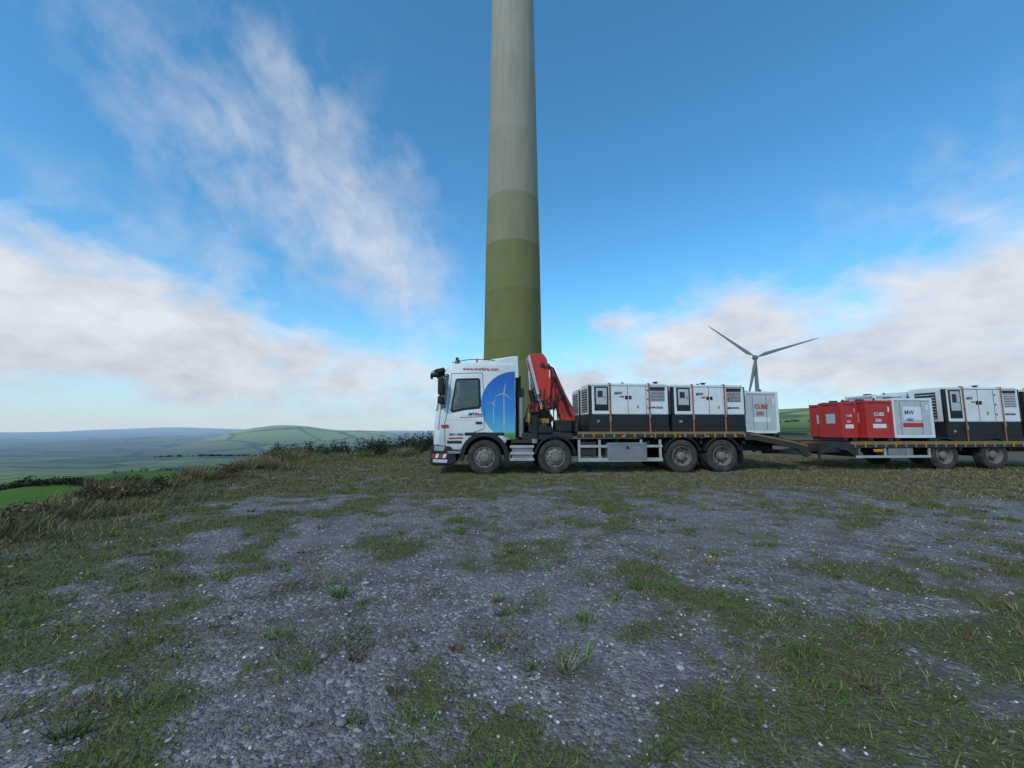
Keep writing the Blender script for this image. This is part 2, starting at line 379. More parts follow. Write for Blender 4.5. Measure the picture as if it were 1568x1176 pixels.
def stones():
    base=np.array([(1,0,0),(-1,0,0),(0,1,0),(0,-1,0),(0,0,1),(0,0,-1),(.6,.6,.5),(-.6,.6,.5),(.6,-.6,.5),(-.6,-.6,.5)],float)
    fc=np.array([(0,6,8),(0,2,6),(2,7,6),(2,1,7),(1,9,7),(1,3,9),(3,8,9),(3,0,8),(4,6,7),(4,7,9),(4,9,8),(4,8,6),(0,3,5),(3,1,5),(1,2,5),(2,0,5)])
    P=samp(42000,1.0,15,pw=.72); v=veg(P[:,0],P[:,1]); P=P[(v<.75)|(rng.uniform(0,1,len(P))<.25)]
    n=len(P); s=.004+.011*rng.power(1.2,n)*rng.uniform(.2,1,n); big=rng.uniform(0,1,n)<.015; s[big]*=2.0
    V=base[None]*rng.uniform(.65,1.25,(n,10,1))*s[:,None,None]*np.stack([rng.uniform(.8,1.5,n),rng.uniform(.8,1.2,n),rng.uniform(.45,.8,n)],-1)[:,None,:]
    t=rng.uniform(0,6.28,n); c,s_=np.cos(t)[:,None],np.sin(t)[:,None]
    x=V[:,:,0]*c-V[:,:,1]*s_; y=V[:,:,0]*s_+V[:,:,1]*c
    z=V[:,:,2]+height(P[:,0],P[:,1])[:,None]+s[:,None]*.2
    co=np.stack([x+P[:,0:1],y+P[:,1:2],z],-1).reshape(-1,3)
    f=(fc[None]+(np.arange(n)*10)[:,None,None]).reshape(-1,3)
    g=rng.choice([.15,.23,.32,.46,.72],n,p=[.22,.28,.25,.15,.10])
    C=np.stack([g,g*.89,g*.84],-1); C=np.repeat(C,10,0)
    rawmesh('gravel',co,f,C,colmat('gravel_stone'))
stones()
def foliage(name,cl,nper,size,pal):
    co=[];C=[]
    for (x,y,z,rx,ry,rz) in cl:
        n=nper; d=rng.normal(0,1,(n,3)); d/=np.linalg.norm(d,axis=1)[:,None]
        rad=rng.uniform(.45,1.08,(n,1)); q=np.array([x,y,z])+d*rad*np.array([rx,ry,rz])
        u=rng.normal(0,1,(n,3)); w=rng.normal(0,1,(n,3)); s=size*rng.uniform(.5,1.4,(n,1))
        u=u/np.linalg.norm(u,axis=1)[:,None]*s; w=w/np.linalg.norm(w,axis=1)[:,None]*s*.6
        co.append(np.stack([q-u,q+w,q+u,q-w],1).reshape(-1,3))
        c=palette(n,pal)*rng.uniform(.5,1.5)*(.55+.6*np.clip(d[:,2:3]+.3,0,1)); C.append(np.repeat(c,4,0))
    co=np.concatenate(co);C=np.concatenate(C)
    return rawmesh(name,co,np.arange(len(co)).reshape(-1,4),C,bpy.data.materials.get('foliage_leaves') or colmat('foliage_leaves'))
DG=[(.02,.03,.014),(.03,.042,.018),(.045,.045,.02),(.035,.028,.018)]
cl=[]
for i in range(260):
    t=random.random()**1.3; px=-.17-.42*t
    Y=random.uniform(33,38)+20*t; X=px*Y; g=float(height(X,Y))
    top=(.80-1.75*t)+random.uniform(-.8,.35)
    if top-g<.6: top=g+.6
    hgt=(top-g)/2
    cl.append((X,Y,g+hgt,random.uniform(.3,.8),random.uniform(.4,.9),hgt*1.05))
foliage('hedge',cl,240,.10,DG)
cl=[]
for i in range(190):
    t=i/190; X=-11-40*t+random.uniform(-.5,.5); Y=36-4*t+random.uniform(-.8,.8); g=float(height(X,Y)); hh=random.uniform(.15,.5)
    if random.random()<.12: continue
    cl.append((X,Y,g+hh*.5,random.uniform(.4,.9),.5,hh))
foliage('hedge',cl,110,.10,DG+[(.06,.045,.025)])
cl=[]
for i in range(150):
    y=random.uniform(5.5,20); x=-(6.1+.24*y)+random.uniform(-.4,.9); g=float(height(x,y)); s=random.uniform(.08,.24)*(0.5+.04*y)
    cl.append((x,y,g+s*.4,s*1.5,s*1.3,s))
foliage('heather',cl,150,.032,[(.12,.07,.045),(.20,.13,.07),(.09,.055,.04),(.15,.13,.06)])
cl=[]
for k in range(26):
    ax=-.25-.95*random.random(); Yc=random.uniform(110,900); ang=random.uniform(-.3,.3); n=random.randint(15,40)
    for i in range(n):
        X=ax*Yc+i*random.uniform(4,6); Y=Yc+ang*i*5; g=float(height(X,Y)); s=random.uniform(1.2,3.2)
        cl.append((X,Y,g+s*.6,s*1.2,s,s))
foliage('distant_trees',cl,50,.9,[(.05,.065,.055),(.06,.075,.065),(.055,.06,.055)])
cl=[]
for i in range(60):
    X=140+i*3.5+random.uniform(-1,1); Y=250+random.uniform(-4,4); g=float(height(X,Y)); s=random.uniform(.5,1.2)
    cl.append((X,Y,g+s*.5,s*1.6,s,s))
foliage('hedge',cl,60,.4,DG)

# ------------------------------------------------------------------ wind turbines
def towermat():
    m,nt,b=newmat('tower_graded_paint'); N=NT(nt)
    tc=N.n('ShaderNodeTexCoord').outputs['Object']; z=N.n('ShaderNodeSeparateXYZ'); N.l(tc,z.inputs[0])
    f=N.mr(z.outputs[2],0,40)
    c=N.ramp(f,[(0,(.175,.18,.055)),(7.6/40,(.185,.187,.063)),(11.4/40,(.21,.205,.08)),(14.9/40,(.29,.26,.155)),(18.6/40,(.36,.315,.24)),(24/40,(.385,.335,.265)),(30/40,(.41,.365,.30))],'CONSTANT')
    st=N.n('ShaderNodeVectorMath',operation='MULTIPLY'); N.l(tc,st.inputs[0]); st.inputs[1].default_value=(1.5,1.5,.12)
    n=N.noise(st.outputs[0],2,6,.6)
    c=N.mix(N.mr(n,.4,.75,0,.25),c,(.11,.10,.07))
    n2=N.noise(tc,.6,4)
    c=N.mix(N.mr(n2,.4,.7,0,.14),c,(.33,.3,.22))
    fr=N.m('FRACT',N.m('DIVIDE',z.outputs[2],3.75)); seam=N.m('LESS_THAN',fr,.007)
    c=N.mix(N.m('MULTIPLY',seam,.35),c,(.06,.06,.04))
    N.l(c,b.inputs['Base Color']); b.inputs['Roughness'].default_value=.85; b.inputs['Specular IOR Level'].default_value=.15
    return m
def blade(p,name,L,root,mat,ang,y):
    st=[(0,.35*root,.35*root),(.05,.35*root,.35*root),(.16,.95*root,.22*root),(.3,.8*root,.16*root),(.6,.5*root,.09*root),(.9,.28*root,.05*root),(1,.06*root,.02*root)]
    v=[];n=12;ca,sa=math.cos(ang),math.sin(ang)
    for t,c,th in st:
        for i in range(n):
            q=2*math.pi*i/n; u=c*.5*math.cos(q)+(.5*c-.2*root)*.6; w=th*.5*math.sin(q)
            rr=t*L
            v.append((rr*ca-u*sa,y+w,rr*sa+u*ca))
    f=[]
    for k in range(len(st)-1):
        for i in range(n): f.append((k*n+i,k*n+(i+1)%n,(k+1)*n+(i+1)%n,(k+1)*n+i))
    f.append(tuple(range(len(v)-n,len(v))))
    return mesh(name,v,f,mat,p,0,True)
def turbine(loc,prof,angs,bl,root,tmat,bmat,rot=0,nr=1.0):
    e=empty('wind_turbine',loc,rot)
    lathe_v=[];seg=96
    for zz,rr in prof:
        for i in range(seg):
            t=2*math.pi*i/seg; lathe_v.append((rr*math.cos(t),rr*math.sin(t),zz))
    f=[(k*seg+i,k*seg+(i+1)%seg,(k+1)*seg+(i+1)%seg,(k+1)*seg+i) for k in range(len(prof)-1) for i in range(seg)]
    mesh('tower',lathe_v,f,tmat,e,0,True)
    H=prof[-1][0]
    n=20;ring=[(-3.4,.5),(-3.2,1.0),(-2.2,1.55),(-.5,1.9),(1.5,1.8),(3.5,1.3),(4.6,.6),(4.9,.05)]
    v=[];zc=H+1.2*nr
    for yy,rr in ring:
        for i in range(n):
            t=2*math.pi*i/n; v.append((rr*nr*math.cos(t),yy*nr,zc+rr*nr*math.sin(t)))
    f=[(k*n+i,k*n+(i+1)%n,(k+1)*n+(i+1)%n,(k+1)*n+i) for k in range(len(ring)-1) for i in range(n)]+[tuple(range(n))]
    mesh('nacelle',v,f,bmat,e,0,True)
    for i,a in enumerate(angs):
        o=blade(e,f'blade_{i+1}',bl,root,bmat,R(a),-2.6*nr); o.location=(0,0,zc)
    return e
TM=towermat()
e=turbine((.06,30,-.02),[(0,2.36),(7.4,2.165),(14.9,2.07),(18.6,2.0),(36.7,1.705),(65,1.2)],(90,210,330),30,2.6,TM,TREL,0,1.3)
box(e,'tower_foundation_ring',(-3.2,-3.2,-.4),(3.2,3.2,.06),paint('concrete',(.3,.29,.27),.9),.05)
gx,gy=165.5,272.
gz=float(height(gx,gy))
HZ=48.7-gz
turbine((gx,gy,gz-1),[(0,1.7),(HZ*.5,1.3),(HZ,.85)],(139,16,258),37.5,2.5,TREL,TREL,R(-24),.9)

# ------------------------------------------------------------------ truck frame
OX,OY,YAW=-2.41,12.0,R(4.5)
def place(lx,ly,z=0):
    return (OX+lx*math.cos(YAW)-ly*math.sin(YAW),OY+lx*math.sin(YAW)+ly*math.cos(YAW),z)
def grp(name,lx=0,ly=0,z=0): return empty(name,place(lx,ly,z),YAW)

T=grp('flatbed_truck')
WR=.515
CW=.22
def loft_cab():
    ac=[]
    for i in range(13):
        t=R(180-180*i/12*1.0); ac.append((1.60+.70*math.cos(t),.52+.70*math.sin(t)))
    arcp=[q for q in ac if q[1]>=.80]
    prof=[(2.52,1.02),(2.53,3.32),(2.45,3.39),(1.6,3.41),(.95,3.38),(.62,3.33),(.45,3.25),(.34,3.12),(.28,2.95),(.18,2.45),(.09,1.85),(.05,1.55),(.03,1.1),(.05,.72),(.92,.72)]+arcp+[(2.28,1.02)]
    ys=[0,.02,.06,.14,.3,.6,.95,1.25]; ys=ys+[2.5-y for y in ys[-2::-1]]
    v=[];n=len(prof); cx,cz=1.3,2.0
    for y in ys:
        t=abs(y-1.25)/1.25
        ins={0:.035,2.5:.035}.get(y,0) or (.010 if abs(t-(1.23/1.25))<.002 else 0)
        for x,z in prof:
            w=max(0,1-x/.9); xx=x+CW*w*t**6; zz=z-(.06*t**6 if z>3 else 0)
            v.append((xx+(cx-xx)*ins/1.3,y,zz+(cz-zz)*ins/1.3))
    f=[tuple(range(n)),tuple(range(len(v)-n,len(v)))]
    for k in range(len(ys)-1):
        for i in range(n): f.append((k*n+i,k*n+(i+1)%n,(k+1)*n+(i+1)%n,(k+1)*n+i))
    mesh('cab_shell',v,f,WHITE,T,0,True)
    fp=[(.29,3.0),(.18,2.45),(.09,1.90)]
    v=[];m=len(fp)
    for y in ys[1:-1]:
        t=abs(y-1.25)/1.25
        for x,z in fp:
            w=max(0,1-x/.9); v.append((x+CW*w*t**6-.012,y,z))
    f=[(k*m+i,k*m+i+1,(k+1)*m+i+1,(k+1)*m+i) for k in range(len(ys)-3) for i in range(m-1)]
    mesh('windscreen',v,f,GLASS,T,0,True)
    for side,yy in (('near',-.008),('far',2.508)):
        v=[(.45,yy,3.0),(.53,yy,2.96),(.44,yy,1.97),(.29,yy,1.92)]
        mesh('screen_pillar_'+side,v,[(0,1,2,3)],GLASS,T)
loft_cab()
for tag,y0,y1 in (('near',-.012,.01),('far',2.49,2.512)):
    yg=(-.020,-.006) if tag=='near' else (2.506,2.52)
    prism(T,'window_seal_'+tag,[(.72,2.82),(.78,2.85),(1.40,2.87),(1.46,2.82),(1.49,2.03),(1.45,1.95),(.98,1.90),(.62,1.82),(.58,1.90)],y0,y1,BLACK,.01)
    prism(T,'side_glass_'+tag,[(.76,2.77),(.80,2.79),(1.37,2.81),(1.40,2.77),(1.42,2.06),(1.39,2.01),(.98,1.96),(.67,1.89),(.64,1.94)],yg[0],yg[1],GLASS,.004)
def strip(p,name,pts,w,y,mat):
    for i,(a,b) in enumerate(zip(pts[:-1],pts[1:])):
        a=Vector((a[0],0,a[1]));b=Vector((b[0],0,b[1]));d=(b-a).normalized();q=Vector((-d.z,0,d.x))*w/2; 
        v=[];
        for yy in (y,y+.02):
            for k in (a-q,b-q,b+q,a+q): v.append((k.x,yy,k.z))
        mesh(f'{name}_{i}',v,[(0,1,2,3),(4,5,6,7),(0,1,5,4),(1,2,6,5),(2,3,7,6),(3,0,4,7)],mat,p)
strip(T,'door_seam',[(.60,3.0),(.50,1.9),(.42,1.5),(.44,.85)],.014,-.004,DARK)
strip(T,'door_seam_rear',[(.60,3.0),(1.52,3.03),(1.60,2.0),(1.58,1.35),(1.2,1.22)],.014,-.005,DARK)
strip(T,'side_crease',[(.4,1.62),(1.55,1.60)],.012,-.003,GREYW)
box(T,'door_handle',(1.33,-.035,1.50),(1.52,.0,1.56),BLACK,.01)
strip(T,'corner_vane',[(.36,2.9),(.25,1.85),(.21,1.35)],.05,-.03,WHITE)
prism(T,'roof_deflector',[(1.35,3.38),(1.5,3.44),(2.35,3.57),(2.56,3.60),(2.58,3.30)],.2,2.3,WHITE,.03)
prism(T,'deflector_side',[(1.75,3.36),(2.35,3.52),(2.60,3.56),(2.62,2.9),(2.53,2.9)],.03,.12,WHITE,.01)
prism(T,'sun_visor',[(.04,3.00),(.10,3.14),(.36,3.20),(.32,3.08)],.1,2.4,BLACK,.01)
for y in (.5,1.25,2.0): 
    cyl(T,f'roof_bar_post_{y}',(.8,y,3.3),(.8,y,3.47),.02,CHROME)
cyl(T,'roof_light_bar',(.8,.2,3.47),(.8,2.3,3.47),.025,CHROME)
for i,y in enumerate((.3,.8,1.7,2.2)): cyl(T,f'spot_lamp_{i}',(.70,y,3.46),(.80,y,3.46),.08,BLACK)
cyl(T,'beacon_front',(.72,.25,3.30),(.72,.25,3.44),.045,ORL)
cyl(T,'beacon_rear',(1.35,.25,3.38),(1.35,.25,3.47),.04,ORL)
tube(T,'roof_rail',[(.6,.12,3.34),(1.0,.10,3.45),(1.6,.10,3.46),(1.9,.1,3.43)],.012,BLACK)
box(T,'mirror_main',(.22,-.30,2.35),(.40,-.06,2.86),BLACK,.05)
box(T,'mirror_lower',(.22,-.28,2.08),(.38,-.06,2.30),BLACK,.04)
box(T,'mirror_kerb',(.02,-.12,2.90),(.22,.2,3.0),BLACK,.03)
tube(T,'mirror_arm',[(.45,.0,2.9),(.30,-.12,2.93),(.28,-.17,2.8),(.28,-.17,2.2),(.42,.0,2.1)],.018,BLACK)
box(T,'mirror_main_far',(.22,2.56,2.35),(.40,2.80,2.86),BLACK,.05)
tube(T,'mirror_front',[(.35,.2,3.12),(.05,.1,3.16),(-.02,.1,3.0)],.015,BLACK)
box(T,'front_mirror_head',(-.04,.05,2.84),(.03,.22,3.0),BLACK,.03)
pts=[(2.505,3.05)]+[(2.50+1.02*math.cos(R(90+180*i/24)),2.06+1.02*math.sin(R(90+180*i/24))) for i in range(25)]+[(2.505,1.06)]
pts=[p for p in pts if not (p[1]<1.24 and p[0]<2.3)]
prism(T,'livery_panel',pts[1:-1],-.005,.012,LIV,0)
def flat(p,name,poly,y,mat): return mesh(name,[(a,y,b) for a,b in poly],[tuple(range(len(poly)))],mat,p)
hc=(2.17,2.42)
flat(T,'livery_mast',[(hc[0]-.012,hc[1]),(hc[0]+.012,hc[1]),(hc[0]+.03,1.3),(hc[0]-.01,1.3)],-.008,GREYW)
for i,a in enumerate((80,200,320)):
    c,s=math.cos(R(a)),math.sin(R(a)); L=.36
    flat(T,f'livery_blade_{i}',[(hc[0]-s*.02,hc[1]+c*.02),(hc[0]+c*L,hc[1]+s*L),(hc[0]+s*.02,hc[1]-c*.02)],-.0095,GREYW)
hc2=(1.86,2.12)
flat(T,'livery_mast_small',[(hc2[0]-.008,hc2[1]),(hc2[0]+.008,hc2[1]),(hc2[0]+.014,1.5),(hc2[0]-.01,1.5)],-.008,GREYW)
for i,a in enumerate((60,180,300)):
    c,s=math.cos(R(a)),math.sin(R(a)); L=.2
    flat(T,f'livery_small_blade_{i}',[(hc2[0]-s*.014,hc2[1]+c*.014),(hc2[0]+c*L,hc2[1]+s*L),(hc2[0]+s*.014,hc2[1]-c*.014)],-.0095,GREYW)
text(T,'web_lettering','www.mwhire.com',.93,-.008,3.10,.145,TXTR)
text(T,'door_lettering','MW',1.10,-.009,1.735,.15,TXTB,shear=.4)
text(T,'door_lettering_small','HIRE',1.34,-.009,1.74,.09,TXTR,shear=.3)
flat(T,'door_stripe',[(.85,1.675),(1.52,1.70),(1.54,1.72),(.87,1.695)],-.0075,TXTR)
flat(T,'front_stripe',[(.33,1.38),(.54,1.40),(.52,1.48),(.31,1.46)],-.0325,TXTR)
text(T,'maker_lettering','MW HIRE',.56,-.008,1.15,.10,TXTB)
flat(T,'phone_strip',[(.54,1.05),(.96,1.06),(.96,1.10),(.54,1.09)],-.0075,TXTR)
prism(T,'bumper',[(.02,.34),(.0,.55),(.03,.86),(.25,.90),(.62,.86),(.74,.70),(.80,.36),(.6,.28),(.1,.28)],.0-.01,2.51,BLACK,.05)
for i in range(4):
    x=.04+.11*i
    flat(T,f'chevron_{i}',[(x,.50),(x+.09,.50),(x+.13,.62),(x+.04,.62)],-.016,TXTR if i%2==0 else TXTW)
flat(T,'headlamp',[(.12,.72),(.40,.70),(.45,.83),(.14,.86)],-.0175,CHROME)
flat(T,'bumper_white_insert',[(.10,.38),(.5,.36),(.52,.45),(.09,.47)],-.0165,WHITE)
box(T,'cab_step_upper',(.50,-.03,.93),(.92,.05,1.0),BLACK,.01)
box(T,'cab_step_lower',(.52,-.02,.62),(.93,.3,.70),TOOL,.01)
arc(T,'front_fender',1.60,.52,.60,.73,-8,188,-.03,.35,BLACK)
arc(T,'front_fender_far',1.60,.52,.60,.73,-8,188,2.15,2.53,BLACK)
box(T,'fender_top_plate',(1.0,-.022,1.14),(2.2,.3,1.25),BLACK,.04)
for i,(x,fr) in enumerate(((1.60,True),(3.72,True),(7.68,False),(8.98,False))):
    wheel(T,f'near_{i+1}',x,0.02,WR-.01,WR,-1,fr)
    wheel(T,f'far_{i+1}',x,2.48,WR-.01,WR,1,fr)
    cyl(T,f'axle_{i+1}',(x,.2,WR),(x,2.3,WR),.08,DARK)
    if not fr: wheel(T,f'inner_{i+1}',x,0.37,WR-.01,WR,-1,False)
arc(T,'second_fender',3.72,.52,.58,.64,8,172,-.02,.38,BLACK)
arc(T,'second_fender_far',3.72,.52,.58,.64,8,172,2.12,2.52,BLACK)
for x in (7.68,8.98):
    arc(T,f'rear_fender_{x}',x,.52,.56,.61,15,165,-.02,.6,BLACK)
    arc(T,f'rear_fender_far_{x}',x,.52,.56,.61,15,165,1.9,2.52,BLACK)
prism(T,'rear_mudflap',[(9.62,.3),(9.66,.3),(9.62,.85),(9.58,.85)],.0,.6,BLACK,.003)
for y in (.82,1.60): box(T,f'chassis_rail_{y}',(.8,y,.72),(10.6,y+.08,1.0),DARK,.01)
for k,x in enumerate((2.4,4.6,5.6,6.6,8.3,9.7)): box(T,f'cross_member_{k}',(x,.1,.88),(x+.1,2.4,.99),DARK,.01)
box(T,'engine_sump',(1.0,.7,.55),(2.6,1.8,1.1),DARK,.05)
box(T,'battery_box',(2.42,.02,.42),(3.05,.55,.86),TOOL,.02)
for k,z in enumerate((.40,.58,.78)): box(T,f'side_guard_white_{k}',(2.36,-.012,z),(3.08,.03,z+.08),ALU,.008)
box(T,'air_tank_cover',(2.40,.0,.92),(3.05,.5,1.02),DARK,.02)
box(T,'far_side_tank',(4.4,1.95,.4),(7.0,2.45,.95),TOOL,.04)
box(T,'guard_lower',(4.42,-.01,.36),(7.05,.03,.47),ALU,.01)
box(T,'guard_upper',(4.42,-.01,.78),(7.05,.03,.86),ALU,.01)
for k,x in enumerate((4.42,5.05,6.35,6.95)): box(T,f'guard_post_{k}',(x,.0,.472),(x+.07,.05,1.02),ALU,.006)
box(T,'toolbox',(5.32,-.025,.40),(6.55,.5,.93),TOOL,.02)
strip(T,'toolbox_seam',[(5.36,.86),(6.51,.86)],.01,-.028,DARK)
box(T,'toolbox_latch',(5.9,-.04,.74),(5.98,-.02,.82),BLACK,.005)
box(T,'spare_carrier',(4.48,.05,.52),(5.0,.5,.95),DARK,.03)
box(T,'deck',(4.40,.0,1.12),(9.72,2.5,1.25),DARK,.01)
box(T,'deck_edge_timber',(4.42,-.022,1.18),(9.70,.02,1.262),RUST,.004)
box(T,'deck_edge_rail',(4.40,-.03,1.075),(9.72,.03,1.17),DARK,.01)
for k in range(17):
    x=4.55+k*.32; box(T,f'rave_hook_{k}',(x,-.045,1.09),(x+.05,-.025,1.22),YEL if k%4==1 else TOOL,.004)
for k in range(6): cyl(T,f'side_marker_{k}',(4.9+.9*k,-.045,1.12),(4.9+.9*k,-.03,1.12),.03,ORL,seg=12)
box(T,'headboard',(4.36,.0,1.25),(4.42,2.5,1.62),DARK,.01)
for tag,y0,y1 in (('near',-.02,.06),('far',2.44,2.52)):
    prism(T,'beavertail_beam_'+tag,[(9.72,1.25),(9.9,1.25),(11.2,1.02),(11.78,.86),(11.86,.50),(11.72,.46),(11.4,.72),(10.0,1.0),(9.72,1.0)],y0,y1,DARK,.01)
    prism(T,'beavertail_edge_'+tag,[(9.9,1.215),(11.2,.985),(11.76,.835),(11.77,.79),(11.2,.935),(9.9,1.165)],y0-.012,y0-.002,RUST,0)
prism(T,'beavertail_deck',[(9.74,1.235),(9.9,1.235),(11.2,1.0),(11.74,.84),(11.74,.76),(9.74,1.15)],.061,2.439,DARK,0)
prism(T,'folded_ramp',[(11.0,1.16),(11.05,1.24),(11.95,1.20),(11.98,1.14)],.2,2.3,DARK,.01)
for y in (.4,1.0,1.5,2.1): box(T,f'ramp_arm_{y}',(11.1,y,.85),(11.18,y+.06,1.18),DARK,.01)
box(T,'rear_light_board',(11.70,.07,.50),(11.80,2.43,.64),ALU,.01)
box(T,'rear_lamp',(11.74,.0,.52),(11.88,.35,.62),TXTR,.01)
box(T,'coupling',(11.2,1.15,.5),(12.1,1.35,.62),DARK,.02)
box(T,'tail_frame',(9.6,.9,.62),(11.3,1.6,.8),DARK,.02)

# --- loader crane
def CR(name,pts,y0,y1,mat,bev=.015): return prism(T,'crane_'+name,pts,y0,y1,mat,bev)
box(T,'crane_subframe',(2.72,.05,1.02),(4.28,2.45,1.22),DARK,.02)
box(T,'crane_outrigger_beam',(3.2,-.02,1.22),(3.62,2.5,1.42),BLACK,.02)
box(T,'crane_outrigger_leg',(3.02,-.03,1.05),(3.18,.14,1.75),BLACK,.015)
cyl(T,'crane_outrigger_foot',(3.10,.06,1.05),(3.10,.06,.92),.1,TOOL)
box(T,'crane_outrigger_leg_far',(3.02,2.3,1.05),(3.18,2.5,1.75),BLACK,.015)
cyl(T,'crane_slew_base',(3.45,1.2,1.2),(3.45,1.2,1.55),.42,DARK,r2=.36)
CR('column',[(3.2,1.5),(3.72,1.5),(3.66,2.3),(3.5,2.75),(3.22,2.7)],.95,1.5,DARK,.04)
CR('main_boom',[(2.96,3.55),(3.0,3.72),(3.44,3.74),(3.56,3.58),(3.90,2.20),(3.84,1.98),(3.54,1.90),(3.36,2.05)],.45,.85,RED,.025)
CR('main_boom_edge',[(2.94,3.62),(3.02,3.68),(3.42,2.0),(3.34,1.98)],.40,.44,GREYW,.004)
CR('main_boom_edge_far',[(2.94,3.62),(3.02,3.68),(3.42,2.0),(3.34,1.98)],.86,.90,GREYW,.004)
CR('outer_boom',[(3.56,3.30),(3.66,3.38),(3.82,3.28),(4.48,1.78),(4.46,1.55),(4.14,1.50),(4.02,1.62)],.55,.94,RED,.025)
CR('outer_boom_inner',[(3.66,3.40),(3.78,3.42),(4.54,1.98),(4.42,1.85)],.98,1.18,RED,.01)
CR('outer_boom_plate',[(3.78,3.0),(3.90,2.96),(4.30,2.05),(4.18,2.02)],.535,.549,DARK,.0)
CR('knuckle',[(3.36,3.44),(3.66,3.42),(3.74,3.15),(3.6,3.0),(3.42,3.1)],.50,.97,DARK,.02)
CR('boom_foot',[(3.3,2.3),(3.5,2.35),(3.60,1.95),(3.8,1.65),(3.6,1.45),(3.15,1.55),(3.05,2.0)],.50,.80,BLACK,.02)
CR('red_bracket',[(2.98,2.15),(3.25,2.15),(3.3,1.88),(3.0,1.85)],.30,.42,RED,.01)
CR('control_valve_bank',[(2.95,1.25),(3.5,1.25),(3.5,1.50),(2.95,1.50)],.12,.40,DARK,.02)
for k in range(6): cyl(T,f'crane_lever_{k}',(3.0+.08*k,.12,1.50),(3.0+.08*k,.06,1.64),.012,YEL if k%2 else BLACK,seg=8)
cyl(T,'crane_lift_cylinder',(3.25,.42,1.55),(3.02,.42,2.55),.065,BLACK)
cyl(T,'crane_lift_rod',(3.02,.42,2.5),(2.98,.42,3.15),.035,CHROME)
cyl(T,'crane_knuckle_cylinder',(3.60,.42,2.1),(3.64,.42,2.95),.06,RED)
cyl(T,'crane_knuckle_rod',(3.64,.42,2.9),(3.64,.42,3.2),.03,CHROME)
cyl(T,'crane_extension_cylinder',(3.80,.50,3.0),(4.32,.50,1.75),.045,BLACK)
cyl(T,'crane_knuckle_pin',(3.42,.40,3.36),(3.42,1.1,3.36),.07,DARK)
cyl(T,'crane_foot_pin',(3.58,.38,2.06),(3.58,.98,2.06),.07,TOOL)
box(T,'crane_oil_tank',(3.78,.15,1.25),(4.30,.75,1.62),BLACK,.04)
box(T,'crane_yellow_block',(2.86,.25,1.55),(3.0,.4,1.82),YEL,.02)
box(T,'crane_yellow_plate',(3.30,.10,1.52),(3.55,.13,1.66),YEL,.01)
cyl(T,'crane_amber_lamp',(3.35,.25,1.95),(3.35,.25,2.03),.04,ORL)
for k in range(9):
    x=2.92+.12*k; tube(T,f'crane_hose_{k}',[(x,.28+.04*(k%3),1.45),(x-.08,.22,1.9+.1*(k%4)),(x+.15,.26,2.2+.15*(k%3)),(x+.12,.36,1.75+.2*(k%3)),(x+.2,.45,2.6)],.018,BLACK)
tube(T,'crane_hose_top',[(3.45,.4,3.3),(3.75,.38,3.35),(3.85,.42,3.0),(3.7,.45,2.6)],.02,BLACK)
box(T,'crane_hook_block',(4.12,.5,1.38),(4.26,.7,1.52),DARK,.02)
box(T,'cab_rear_stack',(2.60,.3,1.1),(2.82,.8,2.6),DARK,.03)
cyl(T,'exhaust_stack',(2.72,.2,1.1),(2.72,.2,2.3),.08,TOOL)
cyl(T,'air_intake',(2.64,.55,2.0),(2.64,.55,3.0),.10,BLACK)

